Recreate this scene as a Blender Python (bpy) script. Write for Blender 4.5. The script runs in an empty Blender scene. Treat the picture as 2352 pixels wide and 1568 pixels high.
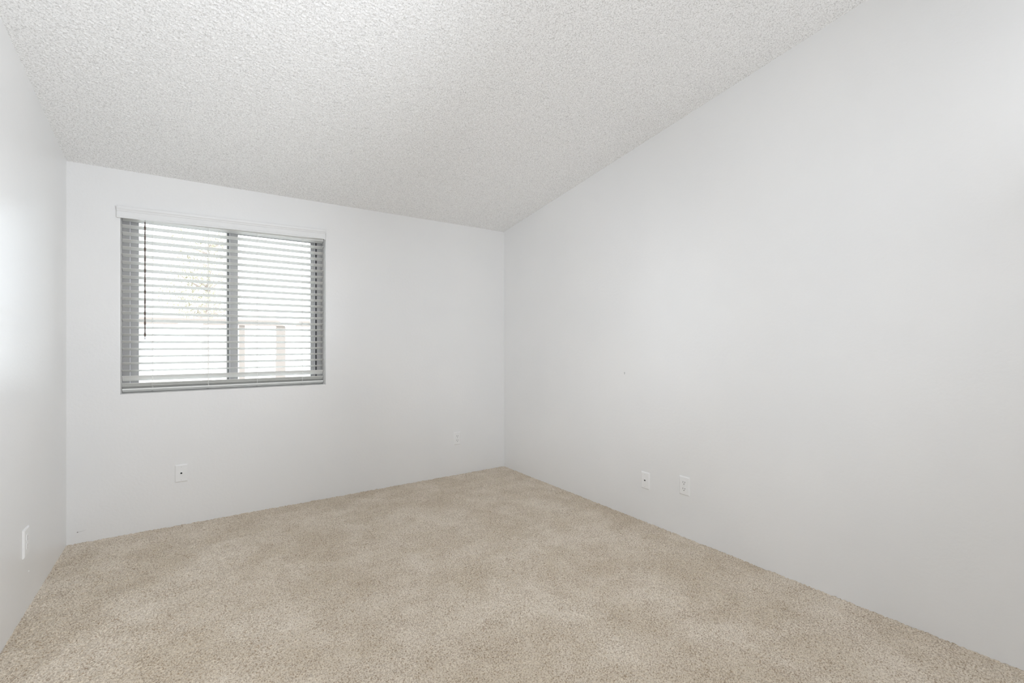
import bpy, bmesh, math, random
import numpy as np
from mathutils import Vector, Matrix

S = bpy.context.scene
COL = S.collection

# ------------------------------------------------------------------ camera
CAM_H = 1.2
YAW = math.radians(34.67)
cd = bpy.data.cameras.new('camera')
cam = bpy.data.objects.new('camera', cd)
COL.objects.link(cam)
cam.location = (0, 0, CAM_H)
cam.rotation_euler = (math.pi / 2, 0, -YAW)
cd.sensor_width = 36.0
cd.lens = 36.0 * 1067.0 / 2352.0
cd.shift_y = 3.0 / 2352.0
cd.clip_start = 0.02
S.camera = cam

# ------------------------------------------------------------------ light
w = bpy.data.worlds.new('world')
S.world = w
w.use_nodes = True
bg = w.node_tree.nodes['Background']
bg.inputs[0].default_value = (0.89, 0.96, 1.04, 1)
bg.inputs[1].default_value = 6.0

sd = bpy.data.lights.new('sun', 'SUN')
sd.energy = 12.0
sd.angle = math.radians(1.0)
sd.color = (0.94, 0.97, 1.0)
sun = bpy.data.objects.new('sun', sd)
COL.objects.link(sun)
sun.rotation_euler = (0, math.radians(-38), 0)
sun.location = (-6, 3, 9)


def portal(name, loc, rot, sx, sy):
    d = bpy.data.lights.new(name, 'AREA')
    d.shape = 'RECTANGLE'
    d.size, d.size_y = sx, sy
    d.cycles.is_portal = True
    o = bpy.data.objects.new(name, d)
    COL.objects.link(o)
    o.location = loc
    o.rotation_euler = rot
    return o


# room: back wall y=YB, right wall x=XR, left wall x=XL, rear y=YN
YB, XR, XL, YN = 3.766, 2.508, -0.606, -1.7
ZC = 2.279          # ceiling height at the back wall
SL = 0.158          # ceiling rises toward the camera
WX0, WX1, WZ0, WZ1 = -0.361, 0.857, 0.877, 2.045   # window opening

portal('portal_window', (0.248, YB + 0.185, 1.46), (math.radians(-90), 0, 0), 1.2, 1.16)

LAMP = (0.945, 0.985, 1.047)


def lamp(name, kind, loc, toward, power, size=0.3, angle=95):
    d = bpy.data.lights.new(name, kind)
    d.energy = power
    d.color = LAMP
    if kind == 'AREA':
        d.shape = 'SQUARE'
        d.size = size
    else:
        d.spot_size = math.radians(angle)
        d.spot_blend = 1.0
        d.shadow_soft_size = 0.15
    o = bpy.data.objects.new(name, d)
    COL.objects.link(o)
    o.location = loc
    o.rotation_euler = (Vector(toward) - Vector(loc)).to_track_quat('-Z', 'Y').to_euler()
    return o


# unseen fill lights added out of view to brighten the room
lamp('fill_overhead', 'AREA', (1.0, -0.5, 2.70), (1.0, -0.5, 0), 13.5, 0.5)
lamp('fill_front', 'AREA', (0, -0.1, 1.35), (0.3, 0.9, 1.35), 9.0, 0.3)
lamp('fill_corner', 'SPOT', (0, -0.1, 1.4), (2.5, 3.2, 1.4), 84, angle=50)
lamp('fill_right', 'SPOT', (0, -0.1, 1.4), (2.5, 2.8, 1.75), 66, angle=95)
lamp('fill_left', 'SPOT', (1.3, -0.3, 1.6), (-0.6, 1.9, 1.7), 215, angle=90)
lamp('fill_left_high', 'SPOT', (1.3, -0.3, 1.4), (-0.6, 2.1, 2.2), 26, angle=60)
lamp('fill_up', 'AREA', (2.1, -0.3, 1.9), (2.1, 0.0, 2.9), 4.0, 0.4)

S.view_settings.view_transform = 'Standard'
S.view_settings.look = 'None'
S.view_settings.gamma = 1
S.view_settings.use_curve_mapping = False
S.view_settings.exposure = 0.0
S.cycles.max_bounces = 12
S.cycles.diffuse_bounces = 8
S.cycles.transparent_max_bounces = 16
S.cycles.sample_clamp_indirect = 6
S.cycles.caustics_reflective = False
S.cycles.caustics_refractive = False


# ------------------------------------------------------------------ materials
def mat(name, col, rough=0.5, spec=0.5, metal=0.0):
    m = bpy.data.materials.new(name)
    m.use_nodes = True
    b = m.node_tree.nodes['Principled BSDF']
    b.inputs['Base Color'].default_value = (*col, 1)
    b.inputs['Roughness'].default_value = rough
    b.inputs['Specular IOR Level'].default_value = spec
    b.inputs['Metallic'].default_value = metal
    return m


def node(m, t, **kw):
    n = m.node_tree.nodes.new(t)
    for k, v in kw.items():
        if k in n.inputs:
            n.inputs[k].default_value = v
        else:
            setattr(n, k, v)
    return n


def link(m, a, b):
    m.node_tree.links.new(a, b)


def ramp(m, stops):
    r = node(m, 'ShaderNodeValToRGB')
    e = r.color_ramp.elements
    while len(e) < len(stops):
        e.new(0.5)
    for i, (p, c) in enumerate(stops):
        e[i].position = p
        e[i].color = (*c, 1)
    return r


def add_bump(m, scale, strength, dist, detail=3.0, rough=0.5, coord='Object'):
    b = m.node_tree.nodes['Principled BSDF']
    tc = node(m, 'ShaderNodeTexCoord')
    nz = node(m, 'ShaderNodeTexNoise', Scale=scale, Detail=detail, Roughness=rough)
    bp = node(m, 'ShaderNodeBump', Strength=strength, Distance=dist)
    link(m, tc.outputs[coord], nz.inputs['Vector'])
    link(m, nz.outputs[0], bp.inputs['Height'])
    link(m, bp.outputs[0], b.inputs['Normal'])
    return tc, nz, bp


def wall_mat():
    m = mat('painted_wall', (0.80, 0.80, 0.795), 0.32, 0.55)
    b = m.node_tree.nodes['Principled BSDF']
    tc, nz, bp = add_bump(m, 55.0, 0.35, 0.0016, 4.0)
    # faint roller patchiness of the paint
    n2 = node(m, 'ShaderNodeTexNoise', Scale=1.6, Detail=3.0)
    link(m, tc.outputs['Object'], n2.inputs['Vector'])
    r = ramp(m, [(0.3, (0.785, 0.787, 0.785)), (0.7, (0.812, 0.81, 0.803))])
    link(m, n2.outputs[0], r.inputs[0])
    link(m, r.outputs[0], b.inputs['Base Color'])
    return m


def ceiling_mat():
    m = mat('popcorn_plaster', (0.84, 0.835, 0.825), 0.9, 0.2)
    tc, nz, bp = add_bump(m, 210.0, 0.7, 0.0022, 2.0)
    b = m.node_tree.nodes['Principled BSDF']
    # speckle of the spray granules, with their relief shading put into colour
    n1 = node(m, 'ShaderNodeTexNoise', Scale=165.0, Detail=2.5, Roughness=0.7)
    link(m, tc.outputs['Object'], n1.inputs['Vector'])
    r1 = ramp(m, [(0.34, (0.60, 0.595, 0.585)), (0.49, (0.88, 0.878, 0.872)), (0.66, (0.955, 0.955, 0.95))])
    link(m, n1.outputs[0], r1.inputs[0])
    link(m, r1.outputs[0], b.inputs['Base Color'])
    return m


def carpet_mat():
    m = mat('cut_pile_carpet', (0.5, 0.45, 0.37), 0.95, 0.1)
    b = m.node_tree.nodes['Principled BSDF']
    b.inputs['Sheen Weight'].default_value = 0.25
    b.inputs['Sheen Roughness'].default_value = 0.5
    tc, nz, bp = add_bump(m, 230.0, 0.8, 0.004, 2.0)
    # yarn flecks
    n1 = node(m, 'ShaderNodeTexNoise', Scale=175.0, Detail=2.0, Roughness=0.6)
    link(m, tc.outputs['Object'], n1.inputs['Vector'])
    r1 = ramp(m, [(0.34, (0.37, 0.285, 0.205)), (0.46, (0.63, 0.545, 0.44)), (0.60, (0.80, 0.72, 0.61))])
    n3 = node(m, 'ShaderNodeTexNoise', Scale=7.0, Detail=4.0, Roughness=0.6)
    link(m, tc.outputs['Object'], n3.inputs['Vector'])
    ma = node(m, 'ShaderNodeMath', operation='MULTIPLY_ADD')
    ma.inputs[1].default_value = 0.19
    ma.inputs[2].default_value = -0.09
    link(m, n3.outputs[0], ma.inputs[0])
    ad = node(m, 'ShaderNodeMath', operation='ADD')
    link(m, n1.outputs[0], ad.inputs[0])
    link(m, ma.outputs[0], ad.inputs[1])
    link(m, ad.outputs[0], r1.inputs[0])
    # nap, footprint and vacuum marks, their light and dark shading put into colour
    n2 = node(m, 'ShaderNodeTexNoise', Scale=2.6, Detail=4.0, Roughness=0.62, Distortion=0.4)
    link(m, tc.outputs['Object'], n2.inputs['Vector'])
    r2 = ramp(m, [(0.38, (0.86, 0.835, 0.79)), (0.62, (1.0, 1.0, 1.0))])
    link(m, n2.outputs[0], r2.inputs[0])
    mx = node(m, 'ShaderNodeMix', data_type='RGBA', blend_type='MULTIPLY')
    mx.inputs[0].default_value = 1.0
    link(m, r1.outputs[0], mx.inputs[6])
    link(m, r2.outputs[0], mx.inputs[7])
    link(m, mx.outputs[2], b.inputs['Base Color'])
    return m


def glass_mat():
    m = bpy.data.materials.new('window_glass')
    m.use_nodes = True
    nt = m.node_tree
    nt.nodes.clear()
    out = nt.nodes.new('ShaderNodeOutputMaterial')
    tr = nt.nodes.new('ShaderNodeBsdfTransparent')
    tr.inputs[0].default_value = (0.95, 0.96, 0.955, 1)
    gl = nt.nodes.new('ShaderNodeBsdfGlossy')
    gl.inputs['Roughness'].default_value = 0.02
    fr = nt.nodes.new('ShaderNodeFresnel')
    fr.inputs[0].default_value = 1.35
    mx = nt.nodes.new('ShaderNodeMixShader')
    nt.links.new(fr.outputs[0], mx.inputs[0])
    nt.links.new(tr.outputs[0], mx.inputs[1])
    nt.links.new(gl.outputs[0], mx.inputs[2])
    nt.links.new(mx.outputs[0], out.inputs[0])
    return m


M_WALL = wall_mat()
M_CEIL = ceiling_mat()
M_CARPET = carpet_mat()
M_GLASS = glass_mat()
M_SLAT = mat('white_vinyl', (0.80, 0.80, 0.775), 0.45, 0.4)
b_ = M_SLAT.node_tree.nodes['Principled BSDF']
b_.inputs['Subsurface Weight'].default_value = 0.0
add_bump(M_SLAT, 60.0, 0.05, 0.001)
M_CORD = mat('white_cord', (0.82, 0.82, 0.80), 0.8, 0.2)
add_bump(M_CORD, 900.0, 0.3, 0.0005)
M_ALU = mat('grey_aluminium', (0.39, 0.385, 0.38), 0.45, 0.5, 0.1)
add_bump(M_ALU, 300.0, 0.05, 0.0005)
M_GASKET = mat('dark_gasket', (0.04, 0.04, 0.045), 0.6, 0.4)
M_WAND = mat('brown_wand', (0.10, 0.065, 0.05), 0.35, 0.5)
add_bump(M_WAND, 200.0, 0.1, 0.0005)
M_PLATE = mat('white_plate_plastic', (0.825, 0.825, 0.82), 0.32, 0.5)
add_bump(M_PLATE, 90.0, 0.03, 0.0005)
M_SLOT = mat('black_slot', (0.012, 0.012, 0.012), 0.5, 0.3)
M_DIM = mat('grey_socket_slot', (0.10, 0.10, 0.10), 0.5, 0.3)
M_STEEL = mat('painted_screw', (0.55, 0.55, 0.54), 0.4, 0.5, 0.4)
M_SCUFF = mat('scuff_grey', (0.28, 0.27, 0.26), 0.8, 0.2)
M_WHITEFLECK = mat('paint_fleck', (0.9, 0.9, 0.9), 0.4, 0.5)


# ------------------------------------------------------------------ mesh helpers
class MB:
    def __init__(self):
        self.bm = bmesh.new()

    def box(self, x0, x1, y0, y1, z0, z1, bev=0.0, M=None):
        r = bmesh.ops.create_cube(self.bm, size=1.0)
        v = r['verts']
        for p in v:
            p.co = Vector(((x0 + x1) / 2 + p.co.x * (x1 - x0), (y0 + y1) / 2 + p.co.y * (y1 - y0),
                           (z0 + z1) / 2 + p.co.z * (z1 - z0)))
        if bev:
            es = list({e for p in v for e in p.link_edges})
            g = bmesh.ops.bevel(self.bm, geom=es, offset=bev, segments=2, affect='EDGES', profile=0.6)
            v = [p for p in g['verts']]
        if M is not None:
            for p in set(v):
                p.co = M @ p.co
        return self

    def prism(self, pts, x0, x1, axis='x'):
        """closed polygon pts [(a,b)] extruded along an axis"""
        def mk(t, a, b):
            return {'x': (t, a, b), 'y': (a, t, b), 'z': (a, b, t)}[axis]
        A = [self.bm.verts.new(mk(x0, a, b)) for a, b in pts]
        B = [self.bm.verts.new(mk(x1, a, b)) for a, b in pts]
        n = len(pts)
        fs = [self.bm.faces.new(A), self.bm.faces.new(B[::-1])]
        for i in range(n):
            fs.append(self.bm.faces.new((A[i], B[i], B[(i + 1) % n], A[(i + 1) % n])))
        bmesh.ops.recalc_face_normals(self.bm, faces=fs)
        return self

    def tube(self, pts, r, n=8):
        rings = []
        for i, p in enumerate(pts):
            p = Vector(p)
            a = Vector(pts[max(i - 1, 0)])
            b = Vector(pts[min(i + 1, len(pts) - 1)])
            d = (b - a).normalized()
            u = d.orthogonal().normalized()
            v = d.cross(u)
            rr = r[i] if isinstance(r, (list, tuple)) else r
            rings.append([self.bm.verts.new(p + (u * math.cos(t) + v * math.sin(t)) * rr)
                          for t in [2 * math.pi * k / n for k in range(n)]])
        for a, b in zip(rings, rings[1:]):
            for k in range(n):
                self.bm.faces.new((a[k], a[(k + 1) % n], b[(k + 1) % n], b[k]))
        self.bm.faces.new(rings[0][::-1])
        self.bm.faces.new(rings[-1])
        return self

    def disc(self, c, ax, r, h, n=20):
        c = Vector(c)
        ax = Vector(ax).normalized()
        return self.tube([c, c + ax * h], r, n)

    def build(self, name, m, parent=None, smooth=False, M=None):
        me = bpy.data.meshes.new(name)
        if M is not None:
            self.bm.transform(M)
        self.bm.to_mesh(me)
        self.bm.free()
        me.materials.append(m)
        if smooth:
            for p in me.polygons:
                p.use_smooth = True
        o = bpy.data.objects.new(name, me)
        COL.objects.link(o)
        if parent:
            o.parent = parent
        return o


def struct(o):
    o['kind'] = 'structure'
    return o


def tag(o, label, cat, group=None):
    o['label'] = label
    o['category'] = cat
    if group:
        o['group'] = group
    return o


def empty(name, loc, rz=0.0):
    o = bpy.data.objects.new(name, None)
    COL.objects.link(o)
    o.location = loc
    o.rotation_euler = (0, 0, rz)
    o.empty_display_size = 0.05
    return o


def grid_mesh(name, xs, ys, Z, m, extra=None):
    nx, ny = len(xs), len(ys)
    X, Y = np.meshgrid(xs, ys)
    co = np.stack([X, Y, Z], -1).reshape(-1, 3)
    i = np.arange(nx * ny).reshape(ny, nx)
    q = np.stack([i[:-1, :-1], i[:-1, 1:], i[1:, 1:], i[1:, :-1]], -1).reshape(-1, 4)
    if extra is not None:                      # closed slab behind the relief
        ev, ef = extra
        q = np.concatenate([q, np.array(ef) + len(co)])
        co = np.concatenate([co, np.array(ev)])
    me = bpy.data.meshes.new(name)
    me.vertices.add(len(co))
    me.vertices.foreach_set('co', co.astype(np.float32).ravel())
    me.loops.add(q.size)
    me.loops.foreach_set('vertex_index', q.astype(np.int32).ravel())
    me.polygons.add(len(q))
    me.polygons.foreach_set('loop_start', np.arange(0, q.size, 4, dtype=np.int32))
    sm = np.ones(len(q), dtype=bool)
    if extra is not None:
        sm[-len(extra[1]):] = False
    me.polygons.foreach_set('use_smooth', sm)
    me.update(calc_edges=True)
    me.validate()
    me.materials.append(m)
    o = bpy.data.objects.new(name, me)
    COL.objects.link(o)
    return o


def blur(a, k):
    for _ in range(k):
        a = (a + np.roll(a, 1, 0) + np.roll(a, -1, 0)) / 3
        a = (a + np.roll(a, 1, 1) + np.roll(a, -1, 1)) / 3
    return a


def slab(x0, x1, y0, y1, f, t):
    v = []
    for dz in (0, t):
        for x, y in ((x0, y0), (x1, y0), (x1, y1), (x0, y1)):
            v.append((x, y, f(y) + dz))
    return v, [(0, 3, 2, 1), (4, 5, 6, 7), (0, 1, 5, 4), (1, 2, 6, 5), (2, 3, 7, 6), (3, 0, 4, 7)]


rng = np.random.default_rng(7)

# ------------------------------------------------------------------ floor: cut pile carpet
step = 0.0032
xs = np.arange(XL, XR + step, step)
xs[-1] = XR
ys = np.concatenate([np.linspace(YN, 0.2, 60)[:-1], np.arange(0.2, YB, step), [YB]])
h = rng.standard_normal((len(ys), len(xs)))
h1 = blur(h, 1)
h1 /= h1.std()
h2 = blur(rng.standard_normal(h.shape), 5)
h2 /= h2.std()
big = blur(rng.standard_normal(h.shape), 60)
big /= big.std()
Z = np.clip(h1, -2.6, 1.5) * 0.0021 + h2 * 0.0005 + big * 0.0007
edge = np.minimum(np.minimum(xs - XL, XR - xs)[None, :], (YB - ys)[:, None])
Z += np.where(edge < 0.02, -0.0015 - 0.0015 * np.clip(big, -1, 1), 0.0)
Z[ys < 0.2, :] = 0
floor = struct(grid_mesh('floor', xs, ys, Z, M_CARPET,
                         slab(XL, XR, YN, YB, lambda y: -0.06, 0.04)))

# ------------------------------------------------------------------ ceiling: sprayed popcorn
step = 0.0030
xs = np.arange(XL, XR + step, step)
xs[-1] = XR
ys = np.concatenate([np.linspace(YN, 0.5, 60)[:-1], np.arange(0.5, YB, step), [YB]])
h1 = blur(rng.standard_normal((len(ys), len(xs))), 1)
h1 /= h1.std()
h2 = blur(rng.standard_normal(h1.shape), 4)
h2 /= h2.std()
grain = np.clip(h1, -0.9, 2.4) * 0.0008 + h2 * 0.0002
# the spray thins out at the edges where walls meet
edge = np.minimum(np.minimum(xs - XL, XR - xs)[None, :], (YB - ys)[:, None])
grain *= 0.45 + 0.55 * np.clip(edge / 0.12, 0, 1)
zc = (ZC + SL * (YB - ys))[:, None]
Z = zc - 0.002 - grain
ceiling = struct(grid_mesh('ceiling', xs, ys, Z, M_CEIL,
                           slab(XL - 0.12, XR + 0.12, YN - 0.12, YB + 0.12,
                                lambda y: ZC + SL * (YB - y) + 0.02, 0.12)))

# ------------------------------------------------------------------ walls
T = 0.19


def ztop(y):
    return ZC + SL * (YB - y) + 0.02


mb = MB()
mb.prism([(YN - T, -0.06), (YB + T, -0.06), (YB + T, ztop(YB + T)), (YN - T, ztop(YN - T))], XL - T, XL)
wall_left = struct(mb.build('wall_left', M_WALL))
mb = MB()
mb.prism([(YN - T, -0.06), (YB + T, -0.06), (YB + T, ztop(YB + T)), (YN - T, ztop(YN - T))], XR, XR + T)
wall_right = struct(mb.build('wall_right', M_WALL))


def holed_wall(name, x0, x1, z0, z1, hx0, hx1, hz0, hz1, y0, y1):
    """one closed mesh: a wall box with a rectangular hole"""
    bm = bmesh.new()
    def ring(y, a0, a1, c0, c1):
        return [bm.verts.new((a, y, c)) for a, c in ((a0, c0), (a1, c0), (a1, c1), (a0, c1))]
    O0, H0 = ring(y0, x0, x1, z0, z1), ring(y0, hx0, hx1, hz0, hz1)
    O1, H1 = ring(y1, x0, x1, z0, z1), ring(y1, hx0, hx1, hz0, hz1)
    for k in range(4):
        j = (k + 1) % 4
        bm.faces.new((O0[k], O0[j], H0[j], H0[k]))
        bm.faces.new((O1[k], H1[k], H1[j], O1[j]))
        bm.faces.new((O0[k], O1[k], O1[j], O0[j]))
        bm.faces.new((H0[k], H0[j], H1[j], H1[k]))
    bmesh.ops.recalc_face_normals(bm, faces=bm.faces[:])
    H = set(H0)
    es = [e for e in bm.edges if e.verts[0] in H and e.verts[1] in H]
    g = bmesh.ops.bevel(bm, geom=es, offset=0.005, segments=4, affect='EDGES', profile=0.5)
    m = MB()
    m.bm.free()
    m.bm = bm
    return struct(m.build(name, M_WALL))


wall_back = holed_wall('wall_back', XL, XR, -0.06, ztop(YB), WX0, WX1, WZ0, WZ1, YB, YB + T)
mb = MB()
mb.box(XL, XR, YN - T, YN, -0.06, ztop(YN))
wall_front = struct(mb.build('wall_front', M_WALL))

# marks on the walls
mb = MB()
mb.disc((-0.5572, YB - 0.0006, 0.0665), (0, 1, 0), 0.0032, 0.002, 8)
mb.tube([(-0.5565, YB - 0.0002, 0.067), (-0.540, YB - 0.0002, 0.0675), (-0.520, YB - 0.0002, 0.073)],
        [0.0007, 0.0005, 0.0002], 6)
mb.build('scuff_mark', M_SCUFF, wall_back)
mb = MB()
mb.disc((XL + 0.001, 2.9888, 0.162), (-1, 0, 0), 0.0035, 0.002, 9)
mb.build('paint_fleck', M_WHITEFLECK, wall_left)
mb = MB()
mb.tube([(XR + 0.001, 2.2354, 0.990), (XR - 0.0015, 2.2354, 0.990)], 0.0042, 10)
mb.tube([(XR + 0.0005, 2.2354, 0.989), (XR - 0.0006, 2.2350, 0.984), (XR + 0.0003, 2.2354, 0.979)], 0.0028, 6)
mb.build('filled_nail_hole', mat('spackle_grey', (0.5, 0.5, 0.49), 0.8, 0.2), wall_right)

# ------------------------------------------------------------------ window unit
YF = YB + 0.120
win = struct(empty('window_1', ((WX0 + WX1) / 2, YF, WZ0)))
WI = Matrix.Translation(-Vector(win.location))


def wpart(mb_, name, m, parent=win, smooth=False):
    return mb_.build(name, m, parent, smooth, WI)


# outer frame, in the depth of the opening
mb = MB()
g = 0.004
mb.box(WX0, -0.3231, YF, YF + 0.05, WZ0, WZ1, 0.002)
mb.box(0.8161, WX1, YF, YF + 0.05, WZ0, WZ1, 0.002)
mb.box(-0.3231, 0.8161, YF, YF + 0.05, WZ0, WZ0 + 0.036, 0.002)
mb.box(-0.3231, 0.8161, YF, YF + 0.05, WZ1 - 0.036, WZ1, 0.002)
wpart(mb, 'window_frame', M_ALU)
# two sashes: left in front, right one behind
for (a, b, sl, sr, yo, nm) in ((-0.3221, 0.2815, 0.0428, 0.0479, 0.008, 'left'), (0.2123, 0.8151, 0.0187, 0.0378, 0.027, 'right')):
    mb = MB()
    z0, z1 = WZ0 + 0.037, WZ1 - 0.037
    mb.box(a, a + sl, YF + yo, YF + yo + 0.017, z0, z1, 0.0015)
    mb.box(b - sr, b, YF + yo, YF + yo + 0.017, z0, z1, 0.0015)
    mb.box(a + sl, b - sr, YF + yo, YF + yo + 0.017, z0, z0 + 0.022, 0.0015)
    mb.box(a + sl, b - sr, YF + yo, YF + yo + 0.017, z1 - 0.022, z1, 0.0015)
    sash = wpart(mb, 'window_sash', M_ALU)
    mb = MB()
    mb.box(a + sl - 0.003, b - sr + 0.003, YF + yo + 0.006, YF + yo + 0.010, z0 + 0.02, z1 - 0.02)
    p = wpart(mb, 'window_pane', M_GLASS, sash)
# pale strips with the meeting stile's edge highlight painted in, and the black seal beside the right jamb
mb = MB()
mb.box(0.2280, 0.2326, YF + 0.004, YF + 0.0082, WZ0 + 0.037, WZ1 - 0.037)
mb.box(-0.3247, -0.3213, YF - 0.002, YF + 0.006, WZ0 + 0.036, WZ1 - 0.036)
mb.box(0.8047, 0.8084, YF + 0.020, YF + 0.0268, WZ0 + 0.037, WZ1 - 0.037)
o = wpart(mb, 'highlight_strip', mat('pale_strip', (0.72, 0.72, 0.74), 0.4))
o['label'] = 'pale thin strips painting the frame edge highlight'
mb = MB()
mb.box(0.8098, 0.8168, YF - 0.001, YF + 0.010, WZ0 + 0.036, WZ1 - 0.036)
o = wpart(mb, 'rubber_seal', M_GASKET)
o['label'] = 'black seal beside the right jamb'
# sill with the slightly proud painted edge
mb = MB()
mb.box(WX0, WX1, YB - 0.002, YF, WZ0 - 0.006, WZ0 + 0.001, 0.001)
struct(mb.build('trim_1', mat('sill_paint', (0.84, 0.84, 0.835), 0.35)))

# ------------------------------------------------------------------ venetian blind
blind = tag(empty('venetian_blind', (0.248, YB, WZ0 + 0.001)),
            'white horizontal slat window blind with moulded valance, slats open, hanging in the window', 'blind')
BI = Matrix.Translation(-Vector(blind.location))


def bpart(mb_, name, m, parent=blind, smooth=False):
    return mb_.build(name, m, parent, smooth, BI)


YS = YB + 0.085                       # slat centre line
SX0, SX1 = -0.3588, 0.8545
PITCH, ZS0 = 0.0462, 1.9905
random.seed(3)
mb = MB()


def slat(z, tilt, dy=0.0, x0=SX0, x1=SX1):
    n = 6
    W, th = 0.050, 0.0028
    top, bot = [], []
    for i in range(n + 1):
        u = (i / n - 0.5) * W
        c = 0.0022 * (1 - (2 * u / W) ** 2)
        e = th * (0.45 if i in (0, n) else 1.0) / 2
        top.append((u, c + e))
        bot.append((u, c - e))
    pts = top + bot[::-1]
    ca, sa = math.cos(tilt), math.sin(tilt)
    # u<0 is the room side; positive tilt lifts the room edge
    P = [(YS + dy + u * ca + v * sa, z - u * sa + v * ca) for u, v in pts]
    mb.prism(P, x0, x1)


for k in range(0, 22):
    slat(ZS0 - PITCH * k + random.uniform(-0.0005, 0.0005), math.radians(16.5 + random.uniform(-1, 1)),
         0, SX0 + random.uniform(-0.001, 0.001), SX1 + random.uniform(-0.001, 0.001))
slat(0.9715, math.radians(44))
slat(0.9275, math.radians(36))
slat(0.9145, math.radians(24), 0.004)
bpart(mb, 'slats', M_SLAT, smooth=False)

# bottom rail, swung so its underside faces the room
RT = math.radians(-27)
RM = Matrix.Translation((0, YS, 0.8945)) @ Matrix.Rotation(RT, 4, 'X')
mb = MB()
mb.box(SX0, SX1, -0.020, 0.020, -0.0045, 0.0045, 0.0015, RM)
rail = bpart(mb, 'bottom_rail', M_SLAT)
for cx in (-0.2070, 0.0994, 0.3974, 0.7005):
    mb = MB()
    mb.disc((cx, 0.0125, -0.0040), (0, 0, -1), 0.0050, 0.0030, 12)
    mb.bm.transform(RM)
    o = bpart(mb, 'cord_plug', M_STEEL, rail)
    mb = MB()
    zb = 0.897
    for yy in (YS - 0.0270, YS + 0.0270):
        mb.tube([(cx, yy, zb), (cx, yy, 2.0)], 0.0007, 6)
    for k in range(0, 22):
        z = ZS0 - PITCH * k - 0.0035
        t = math.radians(16.5)
        mb.tube([(cx, YS - 0.0268, z + 0.0262 * math.sin(t)), (cx, YS + 0.0268, z - 0.0262 * math.sin(t))], 0.0006, 5)
    bpart(mb, 'ladder_cord', M_CORD)
    mb = MB()
    mb.tube([(cx + 0.0035, YS - 0.003, zb), (cx + 0.0035, YS - 0.003, 2.0)], 0.0010, 6)
    # knots where the lift cord leaves the lowest slat
    mb.box(cx + 0.0012, cx + 0.0048, YS - 0.0225, YS - 0.0205, 0.966, 0.978, 0.0006)
    bpart(mb, 'lift_cord', M_CORD)

mb = MB()
mb.box(SX0, SX1, YS - 0.024, YS + 0.024, 1.992, 2.042, 0.002)
bpart(mb, 'headrail', M_SLAT)
# moulded valance, standing a little proud of the wall
prof = [(YB - 0.006, 0.000), (YB - 0.014, 0.000), (YB - 0.016, 0.003), (YB - 0.016, 0.010), (YB - 0.013, 0.013),
        (YB - 0.013, 0.040), (YB - 0.016, 0.043), (YB - 0.018, 0.050), (YB - 0.0225, 0.056), (YB - 0.024, 0.063),
        (YB - 0.024, 0.071), (YB - 0.020, 0.073), (YB - 0.006, 0.073)]
mb = MB()
mb.prism(prof, -0.3765, 0.8525)
for v in mb.bm.verts:
    v.co.z += 1.986 + (v.co.x - 0.24) * 0.016
M_VAL = mat('valance_white', (0.775, 0.777, 0.775), 0.4, 0.45)
add_bump(M_VAL, 60.0, 0.05, 0.001)
val = bpart(mb, 'valance', M_VAL)
mb = MB()
mb.bm.free()
for x0, x1 in ((-0.3765, -0.3705), (0.8465, 0.8525)):
    mb = MB()
    mb.box(x0, x1, YB - 0.006, YB - 0.0002, 1.992, 2.055)
    bpart(mb, 'valance_return', M_VAL, val)

# tilt wand: twisted six sided stick
mb = MB()
n, L0, L1 = 90, 1.977, 1.2218
rings = []
for i in range(n + 1):
    t = i / n
    z = L0 + (L1 - L0) * t
    r = 0.0050 if i < n - 2 else 0.0036
    a0 = t * 11 * math.pi
    rings.append([mb.bm.verts.new((-0.2424 + r * math.cos(a0 + k * math.pi / 2) * (1.0 if k % 2 else 0.72),
                                   YB + 0.045 - 0.003 * t + r * math.sin(a0 + k * math.pi / 2) * (1.0 if k % 2 else 0.72), z)) for k in range(4)])
for a, b in zip(rings, rings[1:]):
    for k in range(4):
        mb.bm.faces.new((a[k], a[(k + 1) % 4], b[(k + 1) % 4], b[k]))
mb.bm.faces.new(rings[0][::-1])
mb.bm.faces.new(rings[-1])
wand = bpart(mb, 'tilt_wand', M_WAND)
wand['label'] = 'dark brown twisted tilt wand'
mb = MB()
mb.tube([(-0.2424, YB + 0.045, 1.972), (-0.2424, YB + 0.050, 1.992), (-0.2424, YB + 0.062, 2.010)], 0.0016, 6)
bpart(mb, 'wand_hook', M_STEEL, wand)


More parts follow.
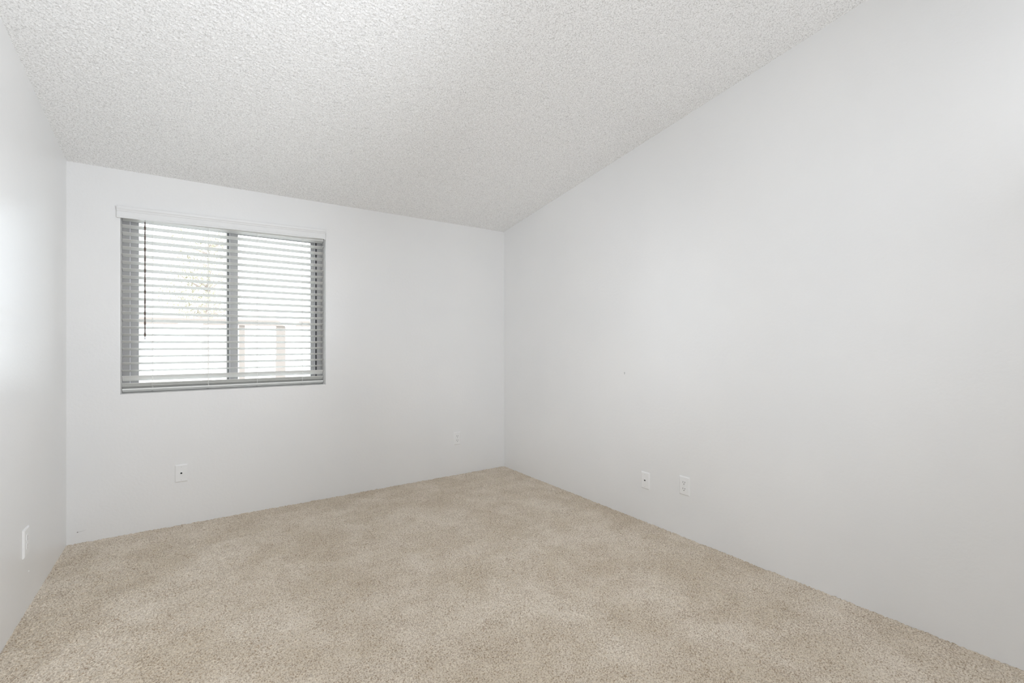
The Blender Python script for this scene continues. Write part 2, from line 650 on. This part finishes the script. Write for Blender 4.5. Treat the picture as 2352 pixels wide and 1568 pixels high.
# ------------------------------------------------------------------ wall plates
# local frame: x along the wall, -y out of the wall, z up
def plate(name, loc, rz, label, cat, kind, wd=0.070, ht=0.115, group=None, slot=None):
    slot = slot or M_SLOT
    t = tag(empty(name, loc, rz), label, cat, group)
    mb = MB()
    bm = mb.bm
    d = 0.0070
    i = 0.006
    def ring(y, s):
        return [bm.verts.new((a * (wd / 2 - s), y, c * (ht / 2 - s))) for a, c in ((-1, -1), (1, -1), (1, 1), (-1, 1))]
    R = [ring(0, 0), ring(-0.0022, 0), ring(-0.0045, 0.0020), ring(-d, i)]
    for a, b in zip(R, R[1:]):
        for k in range(4):
            bm.faces.new((a[k], a[(k + 1) % 4], b[(k + 1) % 4], b[k]))
    bm.faces.new(R[-1])
    bm.faces.new(R[0][::-1])
    bmesh.ops.recalc_face_normals(bm, faces=bm.faces[:])
    mb.build('cover_plate', M_PLATE, t)

    def screw(z):
        mb = MB()
        mb.disc((0, -d + 0.0004, z), (0, -1, 0), 0.0030, 0.0011, 14)
        s = mb.build('screw', M_PLATE, t)
        mb = MB()
        mb.box(-0.0024, 0.0024, -d - 0.0010, -d - 0.0005, z - 0.0004, z + 0.0004)
        mb.build('screw_slot', M_DIM, s)

    if kind == 'duplex':
        screw(0)
        for zz in (0.0195, -0.0195):
            mb = MB()
            pts = []
            for k in range(28):
                a = 2 * math.pi * k / 28
                pts.append((max(-0.0168, min(0.0168, 0.0195 * math.cos(a))), zz + max(-0.0142, min(0.0142, 0.0168 * math.sin(a)))))
            # rounded socket face
            mb.prism(pts, -d - 0.0016, -d + 0.0006, 'y')
            s = mb.build('socket', M_PLATE, t)
            for x_, hh in ((-0.0064, 0.0048), (0.0064, 0.0040)):
                mb = MB()
                mb.box(x_ - 0.0012, x_ + 0.0012, -d - 0.0019, -d - 0.0010, zz + 0.0035 - hh, zz + 0.0035 + hh)
                mb.build('slot', slot, s)
            mb = MB()
            mb.disc((0, -d - 0.0008, zz - 0.0085), (0, -1, 0), 0.0027, 0.0011, 14)
            mb.build('ground_hole', slot, s)
    elif kind == 'coax':
        screw(0.0418)
        screw(-0.0418)
        mb = MB()
        mb.disc((0, -d + 0.0005, 0.002), (0, -1, 0), 0.0085, 0.0022, 6)
        c = mb.build('connector_collar', M_PLATE, t)
        mb = MB()
        mb.disc((0, -d - 0.001, 0.002), (0, -1, 0), 0.0052, 0.0035, 16)
        o = mb.build('connector', M_SLOT, c)
        o['label'] = 'black round cable connector'
    elif kind == 'phone':
        screw(0.0418)
        screw(-0.0418)
        mb = MB()
        mb.box(-0.0095, 0.0095, -d - 0.0016, -d + 0.0004, -0.010, 0.010, 0.0006)
        j = mb.build('jack', M_PLATE, t)
        mb = MB()
        mb.prism([(-0.0062, 0.0045), (0.0062, 0.0045), (0.0062, -0.002), (0.002, -0.002), (0.002, -0.0045), (-0.002, -0.0045),
                  (-0.002, -0.002), (-0.0062, -0.002)], -d - 0.0019, -d - 0.001, 'y')
        mb.build('jack_opening', M_SLOT, j)
    return t


plate('cable_outlet', (-0.0506, YB, 0.3395), 0,
      'white square-cornered wall plate with a black cable hole, low under the window', 'outlet', 'coax')
plate('power_outlet', (1.996, YB, 0.331), 0,
      'white double power outlet on the window wall, nearest the far room corner', 'outlet', 'duplex')
plate('power_outlet', (XR, 1.7514, 0.3185), math.radians(-90),
      'white double power outlet on the long right wall, beside the phone jack', 'outlet', 'duplex', 0.072, 0.115)
plate('phone_jack', (XR, 2.0515, 0.279), math.radians(-90),
      'white wall plate with one dark phone socket, low on the long right wall', 'phone jack', 'phone', 0.068, 0.112)
plate('power_outlet', (XL, 2.931, 0.3145), math.radians(90),
      'white outlet plate low on the left wall, seen nearly edge on', 'outlet', 'duplex', 0.082, 0.125, slot=M_STEEL)

# ------------------------------------------------------------------ outside the window
M_GROUND = mat('pale_concrete', (0.36, 0.355, 0.34), 0.9, 0.2)
add_bump(M_GROUND, 8.0, 0.3, 0.01)
mb = MB()
mb.box(-40, 40, -40, 60, -0.60, -0.50)
mb.build('ground', M_GROUND)['kind'] = 'structure'
M_WOOD = mat('brown_timber', (0.26, 0.225, 0.20), 0.8, 0.2)
tc, nz, bp = add_bump(M_WOOD, 6.0, 0.4, 0.004)
M_STUCCO = mat('cream_stucco', (0.62, 0.57, 0.50), 0.9, 0.2)
add_bump(M_STUCCO, 30.0, 0.4, 0.006)

fence = tag(empty('timber_fence', (1.1, 8.0, -0.5)), 'open brown timber fence with posts and a top rail, seen bleached through the slats', 'fence')
FI = Matrix.Translation(-Vector(fence.location))
for x0, x1 in ((0.59, 0.665), (1.085, 1.215), (2.3, 2.42), (-1.4, -1.28)):
    mb = MB()
    mb.box(x0, x1, 7.96, 8.06, -0.5, 1.50, 0.004)
    mb.build('post', M_WOOD, fence, False, FI)
for zc_, hh in ((1.50, 0.045), (-0.15, 0.04)):
    mb = MB()
    mb.box(-1.6, 2.6, 7.93, 7.965, zc_ - hh, zc_ + hh, 0.004)
    mb.build('rail', M_WOOD, fence, False, FI)

# tree behind the fence
tree = tag(empty('tree', (0.25, 11.0, -0.5)), 'small thin-leaved tree behind the fence, seen through the left window half', 'tree')
TI = Matrix.Translation(-Vector(tree.location))
M_BARK = mat('pale_bark', (0.42, 0.36, 0.33), 0.9, 0.2)
add_bump(M_BARK, 25.0, 0.5, 0.01)
M_LEAF = mat('tree_leaf', (0.34, 0.32, 0.24), 0.7, 0.2)
add_bump(M_LEAF, 40.0, 0.2, 0.002)
random.seed(11)
mb = MB()
mb.tube([(0.25, 11, -0.5), (0.27, 11, 0.6), (0.22, 11.02, 1.5), (0.30, 11, 2.3), (0.28, 11, 3.3)], [0.09, 0.075, 0.06, 0.045, 0.012], 10)
tips = []
for k in range(22):
    z = random.uniform(1.5, 3.1)
    a = random.uniform(0, 2 * math.pi)
    l = random.uniform(0.35, 0.85) * (1.1 - (z - 1.5) / 3)
    p0 = Vector((0.27, 11, z))
    p2 = p0 + Vector((math.cos(a) * l, math.sin(a) * l, l * random.uniform(0.4, 0.9)))
    p1 = (p0 + p2) / 2 + Vector((0, 0, -0.05))
    mb.tube([p0, p1, p2], [0.022, 0.013, 0.004], 6)
    tips += [p1, p2, (p1 + p2) / 2]
mb.build('trunk', M_BARK, tree, True, TI)
mb = MB()
for k in range(2600):
    c = random.choice(tips) + Vector([random.gauss(0, 0.13) for _ in range(3)])
    u = Vector([random.gauss(0, 1) for _ in range(3)]).normalized()
    v = u.orthogonal().normalized()
    s = random.uniform(0.025, 0.05)
    q = [c - u * s, c + v * s * 0.35 + u * s * 0.1, c + u * s, c - v * s * 0.35 + u * s * 0.1]
    mb.bm.faces.new([mb.bm.verts.new(x) for x in q])
mb.build('foliage', M_LEAF, tree, False, TI)
